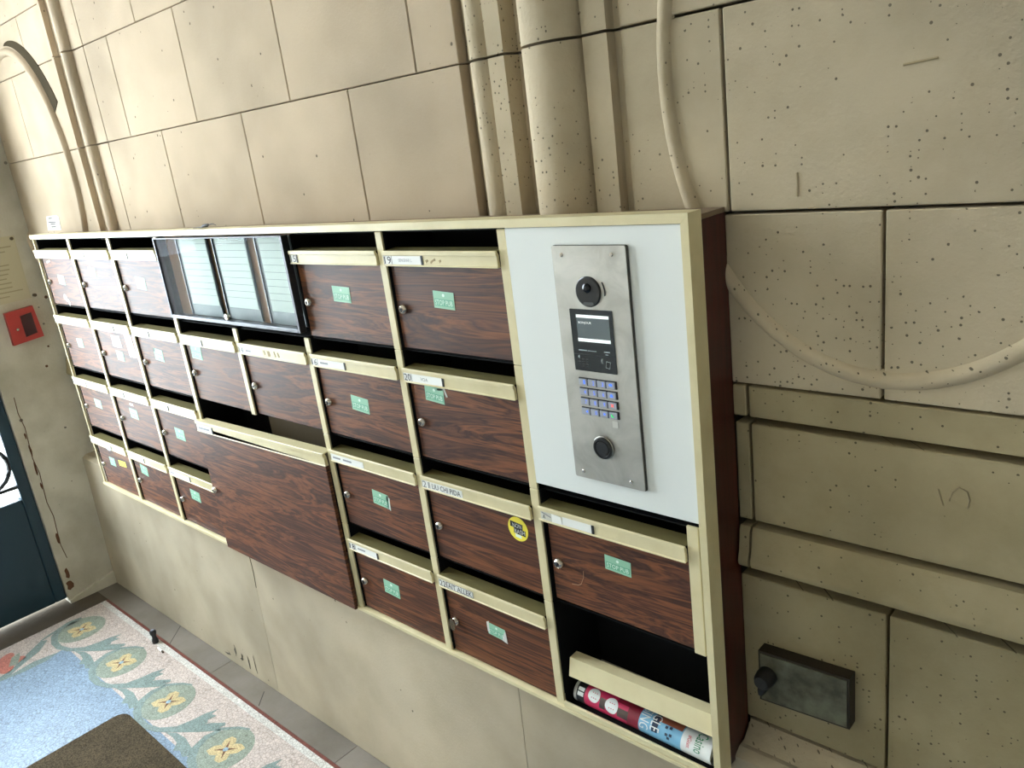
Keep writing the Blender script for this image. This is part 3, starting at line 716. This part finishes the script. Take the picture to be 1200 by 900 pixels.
part('scratch', tube([(2.165, DF-0.0002, -0.6005), (2.178, DF-0.0002, -0.599), (2.185, DF-0.0002, -0.595)], 0.0006, 5), mat('pale_scratch', (168, 128, 92), .6), d)
ty = -0.0050
part('tape_label', py_(rect(2.124, 2.148, -0.4826, -0.4670), ty-0.0008, ty), mat('tape_grey', (200, 198, 186), .5), f)
part('tape_label', py_([(2.148, -0.4826), (2.170, -0.4826), (2.168, -0.4690), (2.148, -0.4670)], ty-0.0012, ty), CARD, f)
part('name_card', py_(rect(2.170, 2.230, -0.4826, -0.4670), ty-0.0006, ty), CARD, f)
part('card_clip', bx(2.230, 2.2345, ty-0.0012, ty, -0.4828, -0.4668), KEYHOLE, f)
part('pencil_mark', tube([(2.1285, ty-0.0010, -0.4795), (2.131, ty-0.0010, -0.4735), (2.133, ty-0.0010, -0.4795)], 0.0006, 5), PENCIL, f)
part('pencil_mark', tube([(2.127, ty-0.0010, -0.4690), (2.146, ty-0.0010, -0.4750)], 0.0010, 5), GREYINK, f)
# open compartment at the bottom right
A_ = (7*W, 0.0, -3*H)
t = root('mailbox', A_, 'doorless open mailbox at the bottom right with a loose cream flap', 'mailbox', GR)
HB = -0.8645+3*H
x0, x1 = 2.1185, 2.4230
part('body', join(bx(x0, x1, .1165, .118, -.8640, -.645), bx(x0, x0+.0015, .0052, .1165, -.8640, -.652), bx(x1-.0015, x1, .0052, .1165, -.8640, -.645), bx(x0, x1, .006, .1165, -.8640, -.8620), bx(x0, x1, .016, .1165, -.647, -.645)), BLACK, t)
LF = [(0.002, -0.7915), (0.0035, -0.7920), (0.0125, -0.7600), (0.030, -0.7580), (0.030, -0.7560), (0.010, -0.7570)]
part('flap', ([(2.1360, y, z-0.004) for y, z in LF]+[(2.4215, y, z+0.003) for y, z in LF], px_(LF, 0, 1)[1]), CREAM, t, label='loose cream flap hanging across the open box')
part('sill', px_([(-0.003, -0.8645), (-0.003, -0.8555), (0.000, -0.8540), (0.003, -0.8555), (0.004, -0.8645)], 2.1200, 2.4225), CREAM, t)

# wide parcel box
A_ = (3*W, 0.0, -2*H)
t = root('parcel_box', A_, 'wide two-row parcel box with one large wood-grain door', 'mailbox')
part('body', join(bx(.9195, 1.499, .1165, .118, -.863, -.435), bx(.9195, .921, .0052, .1165, -.863, -.435), bx(1.4975, 1.499, .0052, .1165, -.863, -.435)), BLACK, t)
part('back_board', bx(1.09, 1.496, .100, .112, -.60, -.436), OLIVE, t)
d = part('door', bx(.9020, 1.4985, -0.0105, -0.0015, -.8725, -.5050, 0.0008), WOOD, t)
BF = [(-0.002, 0.0), (-0.0120, 0.0), (-0.0120, 0.0015), (-0.0105, 0.0025), (-0.0105, 0.0210), (-0.0135, 0.0225), (-0.0135, 0.0300), (-0.012, 0.0310), (0.012, 0.0330), (0.012, 0.0310), (-0.007, 0.0285), (-0.004, 0.0220)]
fv = [(.9005, y, z-0.5200) for y, z in BF]+[(1.4990, y, z-0.5080) for y, z in BF]
f = part('flap', (fv, px_(BF, 0, 1)[1]), CREAM, t)
def fz(x): return -0.5200+0.0120*(x-.9005)/.5985
part('name_card', ([(x, -0.0110, fz(x)+z) for x, z in ((.902, .003), (.985, .003), (.985, .0205), (.902, .0205))], [(0, 1, 2, 3)]), CARD, f)
part('faded_lettering', ([(x, -0.0113, fz(x)+z) for x, z in ((.912, .008), (.972, .008), (.972, .014), (.912, .014))], [(0, 1, 2, 3)]), GREYINK, f)
part('card_clip', bx(.9852, .9895, -.0118, -.0106, -.5165, -.4985), KEYHOLE, f)
part('lock', lock_geo(.918, -.691, -.0105), CHROME, d, True)

# glass directory case
t = root('directory_case', (1.215, 0.0, -0.203), 'glazed name directory case in the top row of the bank', 'display case')
xa, xb = 0.9215, 1.5125
part('back_board', bx(xa+.002, xb-.012, .020, .026, -.200, -.003), BOARD, t)
for a, b in ((xa, xa+.006), (xb-.008, xb)): part('frame_stile', bx(a, b, -.012, .004, -.2040, -.0015, .0008), ALU, t)
part('frame_rail', bx(xa+.0062, xb-.0082, -.012, .004, -.2040, -.1955, .0008), ALU, t)
part('frame_rail', bx(xa+.0062, xb-.0082, -.012, .004, -.0040, -.0015, .0005), ALU, t)
for a, b in ((1.010, 1.150), (1.192, 1.328), (1.380, 1.502)):
    h = part('sheet_holder', bx(a-.014, b, .012, .016, -.197, -.005), SLATE, t)
    part('name_sheet', bx(a+.002, b-.003, .0105, .0118, -.168, -.007), SHEET, h)
    part('holder_edge', bx(a-.014, a-.010, .0095, .0118, -.197, -.005), ALU, h)
    for i in range(9):
        z = -.020-.0155*i
        part('name_line', py_(rect(a+.004, b-.006, z, z+.0010), .0100, .0104), mat('print_line_grey', (120, 130, 126), .6), h)
part('glass_pane', bx(xa+.0065, xb-.0085, -.0085, -.0050, -.1950, -.0045), PANE, t)
part('lock', lathe_y([(.0085, -.0088), (.0085, -.011), (.007, -.016), (.0045, -.0165)], 1.216, -.185, 16), CHROME, t, True)

# ------------------------------------------------------------------ intercom
t = root('video_intercom', (2.2755, 0.0, -0.386), 'stainless steel video intercom panel with keypad on the white panel', 'intercom')
YI = -0.0065
def rrect(x0, x1, z0, z1, r, n=4):
    o = []
    for cx, cz, a in ((x1-r, z1-r, 0), (x0+r, z1-r, 90), (x0+r, z0+r, 180), (x1-r, z0+r, 270)):
        for i in range(n+1):
            q = math.radians(a+90*i/n); o.append((cx+r*math.cos(q), cz+r*math.sin(q)))
    return o
pl = part('face_plate', py_(rrect(2.2112, 2.3397, -.3848, -.0245, .003), YI, -0.0045), STEEL, t)
part('back_box', py_(rrect(2.2118, 2.3408, -.3855, -.0238, .003), -0.0045, -0.0012), STEEL_EDGE, t)
for x, z in ((2.2284, -.0374), (2.316, -.0365), (2.2277, -.3741), (2.316, -.3747)):
    s = part('screw', lathe_y([(.0030, YI), (.0030, YI-.0006), (.0022, YI-.0014), (.0006, YI-.0014)], x, z, 12), CHROME, t, True)
c = part('camera', lathe_y([(.0222, YI), (.0222, YI-.0012), (.0205, YI-.0024)], 2.2710, -.0893, 32), BLK_PL, t, True)
part('camera_lens', lathe_y([(.0072, YI-.0024), (.0070, YI-.0040), (.0050, YI-.0058), (.0020, YI-.0066)], 2.2704, -.0838, 20), mat('lens_glass', (6, 7, 9), .05), c, True)
part('motion_sensor', py_(rrect(2.2620, 2.2805, -.1085, -.1040, .002), YI-.0030, YI-.0022), mat('sensor_grey', (78, 80, 80), .3), c)
arc = [(2.2710+.0285*math.cos(q), -.0893+.0285*math.sin(q)) for q in [math.radians(-10+4*i) for i in range(11)]]
part('light_slot', tube([(x, YI-.0002, z) for x, z in arc], .0009, 6), KEYHOLE, t)
m_ = part('display_module', py_(rrect(2.2336, 2.3087, -.2083, -.1152, .0012), YI-.0010, YI), MODULE, t)
part('screen', py_(rect(2.2450, 2.3028, -.1632, -.1230), YI-.0013, YI-.0008), SCREEN, m_)
part('screen_band', py_(rect(2.2450, 2.3028, -.1275, -.1232), YI-.0016, YI-.0012), SCREEN_W, m_)
part('screen_band', py_(rect(2.2450, 2.3028, -.1630, -.1582), YI-.0016, YI-.0012), SCREEN_W, m_)
part('screen_lettering', text_y('BONJOUR', 2.2486, 2.2716, -.1372, -.1330, YI-.0018), SCREEN_W, m_)
for a, b, z, h in ((2.2438, 2.2585, -.1772, .0014), (2.2600, 2.2757, -.1772, .0009), (2.2895, 2.2995, -.1770, .0016), (2.2915, 2.2965, -.1805, .0008)):
    part('module_marking', py_(rect(a, b, z, z+h), YI-.0013, YI-.0009), mat('grey_print', (170, 176, 176), .5), m_)
part('module_seam', bx(2.2340, 2.3083, YI-.0012, YI-.0009, -.1830, -.1824), KEYHOLE, m_)
for i in range(5):
    for j in range(3):
        if i < 4: part('speaker_slot', bx(2.2412+j*.0070, 2.2452+j*.0070, YI-.0012, YI-.0008, -.1908-i*.0036, -.1896-i*.0036), KEYHOLE, m_)
def outline(pts, w, y0, y1):
    V = []
    return tube([(x, (y0+y1)/2, z) for x, z in pts], w, 5, True)
tl = R_(-12); cr = [(2.2946+x*math.cos(tl)-z*math.sin(tl), -.1955+x*math.sin(tl)+z*math.cos(tl)) for x, z in rect(-.0034, .0034, -.0048, .0048)]
part('card_icon', outline(cr, .0005, YI-.0013, YI-.0009), mat('grey_print', (170, 176, 176), .5), m_)
for i in range(3):
    part('wave_icon', tube([(2.2870-.0010*i+.002*math.cos(q), YI-.0011, -.1905+.0042*math.sin(q)) for q in [math.radians(120+15*k) for k in range(9)]], .0004, 5), mat('grey_print', (170, 176, 176), .5), m_)
part('mute_icon', py_([(2.2415, -.1860), (2.2440, -.1840), (2.2440, -.1890), (2.2415, -.1880)], YI-.0013, YI-.0009), mat('grey_print', (170, 176, 176), .5), m_)
KEYS = [['1', '2', '3', 'up'], ['4', '5', '6', 'home'], ['7', '8', '9', 'x'], ['<', '0', '>', 'call']]
for i in range(4):
    zc = -.2253-.01545*i
    kr = part('key_row', py_(rrect(2.2375, 2.3062, zc-.0062, zc+.0062, .001), YI-.0004, YI), BLK_PL, t)
    for j in range(4):
        xc = 2.2462+.0167*j; s = KEYS[i][j]
        part('key', bx(xc-.0078, xc+.0070, YI-.0026, YI-.0004, zc-.0052, zc+.0046, .0004), KEYM, kr, key=('key', i, j))
        g = K_RED if s == 'x' else K_GREEN if s == 'call' else K_BLUE
        y = YI-.0028
        xg = xc+.0020 if j < 3 else xc
        if s in '0123456789':
            vf = text_y(s, xg-.0010, xg+.0020, zc-.0032, zc+.0030, y)
        elif s == 'up': vf = py_([(xg-.0028, zc-.0014), (xg+.0028, zc-.0014), (xg+.0028, zc+.0016), (xg, zc+.0030), (xg-.0028, zc+.0016)], y, y+.0003)
        elif s == 'home': vf = py_([(xg-.0026, zc-.0026), (xg+.0026, zc-.0026), (xg+.0026, zc), (xg, zc+.0026), (xg-.0026, zc)], y, y+.0003)
        elif s == 'x': vf = join(py_([(xg-.0026, zc+.0020), (xg-.0018, zc+.0028), (xg+.0026, zc-.0020), (xg+.0018, zc-.0028)], y, y+.0003), py_([(xg-.0026, zc-.0020), (xg-.0018, zc-.0028), (xg+.0026, zc+.0020), (xg+.0018, zc+.0028)], y, y+.0003))
        elif s == 'call': vf = tube([(xg+.0026*math.cos(q), y, zc+.0024*math.sin(q)+.0004) for q in [math.radians(150+15*k) for k in range(10)]], .0011, 6)
        else:
            sg = -1 if s == '<' else 1
            vf = py_([(xg-sg*.0022, zc+.0022), (xg-sg*.0022, zc-.0022), (xg+sg*.0022, zc)], y, y+.0003)
        part('key_symbol', vf, g, kr)
part('proximity_sensor', py_(rrect(2.2918, 2.3016, -.2915, -.2812, .001), YI-.0005, YI), SENSOR, t)
kn = part('door_release_button', lathe_y([(.0178, YI), (.0178, YI-.0030), (.0165, YI-.0050), (.0140, YI-.0055), (.0130, YI-.0040), (.0115, YI-.0038), (.0108, YI-.0052), (.0020, YI-.0055)], 2.2718, -.3268, 32), BLK_PL, t, True)
part('button_rim', tube([(2.2718+.0178*math.cos(q), YI-.0022, -.3268+.0178*math.sin(q)) for q in (2*math.pi*k/32 for k in range(32))], .0010, 6, True), STEEL, kn, True)

# ------------------------------------------------------------------ rolled leaflets in the open box
mg = root('rolled_leaflets', (2.275, 0.030, -0.8620), 'roll of colourful supermarket leaflets lying in the open box', 'magazine')
MC = Vector((2.2720, 0.0270, -0.8405)); MR = 0.0205
ex = Vector((1, -0.01, 0.0)).normalized(); ey = Vector((0.01, 1, 0)).normalized(); ez = Vector((0, 0, 1))
L0, L1 = -0.136, 0.140
def cylpt(s, a, r): return tuple(MC + ex*s + ey*(-math.cos(a)*r) + ez*(math.sin(a)*r))    # a=0 faces the camera side, 90 deg up
def tubeband(s0, s1, r, a0=0, a1=2*math.pi, n=36, thick=0.0008):
    full = abs(a1-a0) > 6.2
    ring = lambda s, rr: [cylpt(s, a0+(a1-a0)*k/(n if full else n-1), rr) for k in range(n)]
    if full: return loft([ring(s0, r-thick), ring(s0, r), ring(s1, r), ring(s1, r-thick), ring(s0, r-thick)], False)
    return loft([ring(s0, r), ring(s1, r)], False, False)
bands = [(L0, -0.130, 'pale_grey_paper', (170, 168, 160)), (-0.130, -0.112, 'leaflet_black', (34, 32, 34)), (-0.112, -0.020, 'leaflet_magenta', (196, 42, 84)), (-0.020, 0.004, 'leaflet_dark_red', (128, 24, 44)), (0.004, 0.086, 'leaflet_sky_blue', (120, 176, 206)), (0.086, L1, 'leaflet_white', (226, 228, 224))]
for a, b, n_, c_ in bands: part('leaflet_band', tubeband(a, b, MR), mat(n_, c_, 0.35), mg, True)
V = []
spiral = [[cylpt(s, th, MR-0.0012-0.00045*th) for th in [0.35*k for k in range(90)]] for s in (L0+0.002, L1-0.002)]
n = 90; part('inner_turns', (spiral[0]+spiral[1], [[i, i+1, n+i+1, n+i] for i in range(n-1)]), PAPER, mg)
def wrap_text(s, s0, s1, a0, a1, flip=False):
    """run of text goes round the roll, letter height lies along the roll"""
    V, F = text_geo(s)
    bm = bmesh.new(); vs = [bm.verts.new((u, v, 0)) for u, v in V]
    for f in F:
        try: bm.faces.new([vs[i] for i in f])
        except ValueError: pass
    bmesh.ops.triangulate(bm, faces=bm.faces[:]); bmesh.ops.subdivide_edges(bm, edges=bm.edges[:], cuts=2, use_grid_fill=True)
    bm.verts.index_update()
    out = [cylpt(s0+(s1-s0)*q.co.y, a0+(a1-a0)*q.co.x, MR+0.0006) for q in bm.verts], [[q.index for q in f.verts] for f in bm.faces]
    bm.free(); return out
def disc(s, a, r, m, nm, k=0.0005):
    return part(nm, loft([[cylpt(s+r*f*math.cos(q), a+r*f*math.sin(q)/MR, MR+k) for q in (2*math.pi*i/24 for i in range(24))] for f in (0.02, 0.25, 0.5, 0.75, 1.0)], False), m, mg)
WP = mat('leaflet_white', (226, 228, 224)); DKP = mat('leaflet_photo_dark', (74, 58, 50), .4); GRN = mat('leaflet_green_print', (40, 130, 84), .4); RDP = mat('leaflet_red_print', (196, 60, 72), .4); DB = mat('leaflet_navy_print', (34, 50, 72), .4)
disc(-0.092, 0.80, 0.0125, WP, 'price_disc'); disc(-0.053, 0.62, 0.0135, WP, 'price_disc')
for s, a in ((-0.092, 0.80), (-0.053, 0.62)):
    for q in (-0.004, 0.0005, 0.005):
        part('price_print', ([cylpt(s+q+du, a+da, MR+0.0008) for du, da in ((-.001, -.25), (.001, -.25), (.001, .25), (-.001, .25))], [(0, 1, 2, 3)]), RDP, mg)
def quad(s0, s1, a0, a1, m, nm, k=0.0004):
    n = 8; return part(nm, loft([[cylpt(s, a0+(a1-a0)*i/n, MR+k) for i in range(n+1)] for s in (s0, s1)], False, False), m, mg)
quad(-0.078, -0.066, 0.0, 0.9, DKP, 'leaflet_picture'); quad(-0.040, -0.018, 0.0, 0.75, DKP, 'leaflet_picture'); quad(-0.045, -0.004, 1.15, 1.75, mat('leaflet_dark_red', (128, 24, 44)), 'leaflet_picture')
quad(-0.127, -0.114, 0.25, 0.6, WP, 'leaflet_picture'); quad(-0.127, -0.114, 0.7, 1.0, WP, 'leaflet_picture')
quad(0.040, 0.084, 1.15, 1.9, mat('leaflet_brick', (150, 84, 60), .4), 'leaflet_picture'); quad(0.030, 0.041, 0.15, 1.75, DB, 'leaflet_picture', 0.0002)
part('leaflet_lettering', wrap_text('SING', 0.006, 0.024, 1.75, 0.05), WP, mg)
part('leaflet_lettering', wrap_text('GLE', 0.027, 0.045, 1.6, 0.25), WP, mg)
for s, a in ((0.056, 0.95), (0.064, 1.02), (0.058, 0.42), (0.066, 0.48), (0.062, 0.18)): quad(s-.002, s+.003, a-.11, a+.11, DB, 'leaflet_print')
part('leaflet_lettering', wrap_text('Casino', 0.110, 0.128, 1.75, 0.10), GRN, mg)
part('leaflet_lettering', wrap_text('#Géant', 0.096, 0.104, 1.15, 0.20), RDP, mg)

# ------------------------------------------------------------------ things on the walls and floor
t = root('red_key_box', (XE, -0.018, -0.36), 'small red wall box with dark window on the grey end wall', 'wall box')
def hexq(c4, x0, x1): return loft([[(x0, y, z) for y, z in c4], [(x1, y, z) for y, z in c4]])
part('housing', hexq([(-0.068, -0.366), (0.036, -0.356), (0.028, -0.240), (-0.066, -0.248)], XE+0.0005, XE+0.022), REDBOX, t)
part('window', hexq([(-0.022, -0.345), (0.018, -0.338), (0.016, -0.262), (-0.022, -0.268)], XE+0.0215, XE+0.0235), REDWIN, t)
part('window_rim', tube([(XE+0.0225, y, z) for y, z in ((-0.022, -0.345), (0.018, -0.338), (0.016, -0.262), (-0.022, -0.268))], .0018, 6, True), mat('dark_red_rim', (112, 32, 32), .5), t)
part('lock', hexq(circ(-0.042, -0.312, .005, 12), XE+0.0215, XE+0.026), CHROME, t)

t = root('wall_plaque', (XE, -0.02, -0.215), 'ochre-beige lettered plaque on the grey end wall above the red box', 'plaque')
part('slab', hexq([(-0.138, -0.219), (0.036, -0.214), (0.040, 0.012), (-0.138, 0.013)], XE+0.0005, XE+0.007), PLAQUE, t)
for i in range(13):
    z = -0.008-0.0155*i
    part('lettering_line', hexq(rect(-0.125, random.uniform(-0.03, 0.026), z-.002, z+.002), XE+0.0068, XE+0.0076), PLAQ_T, t)
for y, z in ((0.030, 0.002), (0.050, -0.207)): part('screw', hexq(circ(y, z, .006, 10), XE-0.0002, XE+0.011), BRASSD, t)

t = root('paper_notice', (-0.05, YW, 0.016), 'small white paper notice stuck inside the left oval', 'notice')
part('sheet', py_([(-0.118, 0.0165), (0.010, 0.0165), (0.020, 0.060), (0.004, 0.066), (-0.095, 0.064)], YW-0.0012, YW-0.0002), mat('notice_paper', (186, 184, 176), 0.7, spec=0.05), t)
for x0, x1, z in ((-0.075, -0.045, .0555), (-0.085, -0.020, .0425), (-0.070, -0.030, .0365), (-0.070, -0.030, .0270)):
    part('print_line', py_(rect(x0, x1, z, z+.0030), YW-0.0016, YW-0.0011), INK, t)

t = root('metal_plate', (2.54, YW, -0.73), 'tarnished metal plate box fixed low on the stone wall, right of the bank', 'plate box')
P4 = [(2.467, -0.744), (2.604, -0.736), (2.604, -0.650), (2.467, -0.655)]
part('rim', py_(P4, 0.0715, YW-0.0002), BRONZE_D, t)
part('face', py_([(2.4705, -0.7405), (2.6005, -0.7325), (2.6005, -0.6535), (2.4705, -0.6585)], 0.0700, 0.0716), BRONZE, t)
part('knob', lathe_y([(.0150, 0.0700), (.0150, 0.062), (.0135, 0.052), (.0105, 0.046), (.0020, 0.045)], 2.4820, -0.6930, 20), mat('black_knob', (16, 14, 11), .6), t, True)
part('knob_spout', tube([(2.4815, 0.058, -0.702), (2.4790, 0.054, -0.712), (2.4775, 0.053, -0.719)], [.0095, .0065, .0035], 8), mat('black_knob', (16, 14, 11), .6), t, True)

t = root('dried_twig', (1.15, 0.015, 0.0155), 'black dried twig scrap on top of the cream frame', 'twig')
part('stalk', tube([(1.100, .013, .0165), (1.12, .014, .0172), (1.145, .014, .0180), (1.172, .016, .0225), (1.190, .018, .0250), (1.204, .018, .0205)], [.0006, .001, .002, .0015, .0010, .0006], 6), INK, t, True)
part('clump', tube([(1.142, .013, .0182), (1.152, .014, .0205), (1.164, .015, .0215), (1.172, .016, .0235)], [.002, .0038, .0042, .0022], 8), INK, t, True)

t = root('door_stop', (0.275, -0.072, FZ), 'small black waisted peg standing on the mosaic edge', 'door stop')
prof = [(.011, 0), (.011, .010), (.0075, .020), (.0075, .028), (.0110, .036), (.0110, .044), (.0085, .048), (.002, .049)]
part('peg', loft([[(0.275+r*math.cos(q), -0.072+r*math.sin(q), FZ+h) for q in (2*math.pi*k/18 for k in range(18))] for r, h in prof]), mat('black_rubber', (24, 25, 32), .45), t, True)
part('cap', loft([[(0.275+r*math.cos(q), -0.072+r*math.sin(q), FZ+h) for q in (2*math.pi*k/14 for k in range(14))] for r, h in ((.006, .0488), (.006, .0500), (.003, .0508))]), mat('grey_cap', (120, 126, 138), .3), t, True)
t = root('cigarette_butt', (0.345, -0.083, FZ), 'tiny white cigarette butt on the mosaic near the peg', 'cigarette butt')
part('paper', tube([(0.322, -0.084, FZ+.0040), (0.356, -0.086, FZ+.0040)], .0036, 10), mat('cigarette_white', (240, 238, 232), .7), t, True)
part('filter_end', tube([(0.356, -0.086, FZ+.0040), (0.366, -0.0866, FZ+.0040)], .0036, 10), mat('burnt_tip', (78, 70, 60), .8), t, True)

t = root('door_mat', (0.9, -0.6, FZ), 'dark brown coir door mat on the mosaic floor', 'mat')
def rr2(x0, x1, y0, y1, r): return [(a, b) for a, b in rrect(x0, x1, y0, y1, r)]
part('pile', pz_(rr2(0.585, 1.485, -1.10, -0.305, .035), FZ+.004, FZ+.018), COIR, t)
part('backing', pz_(rr2(0.580, 1.490, -1.105, -0.300, .036), FZ+.0008, FZ+.004), mat('mat_backing', (40, 34, 28), .9), t)
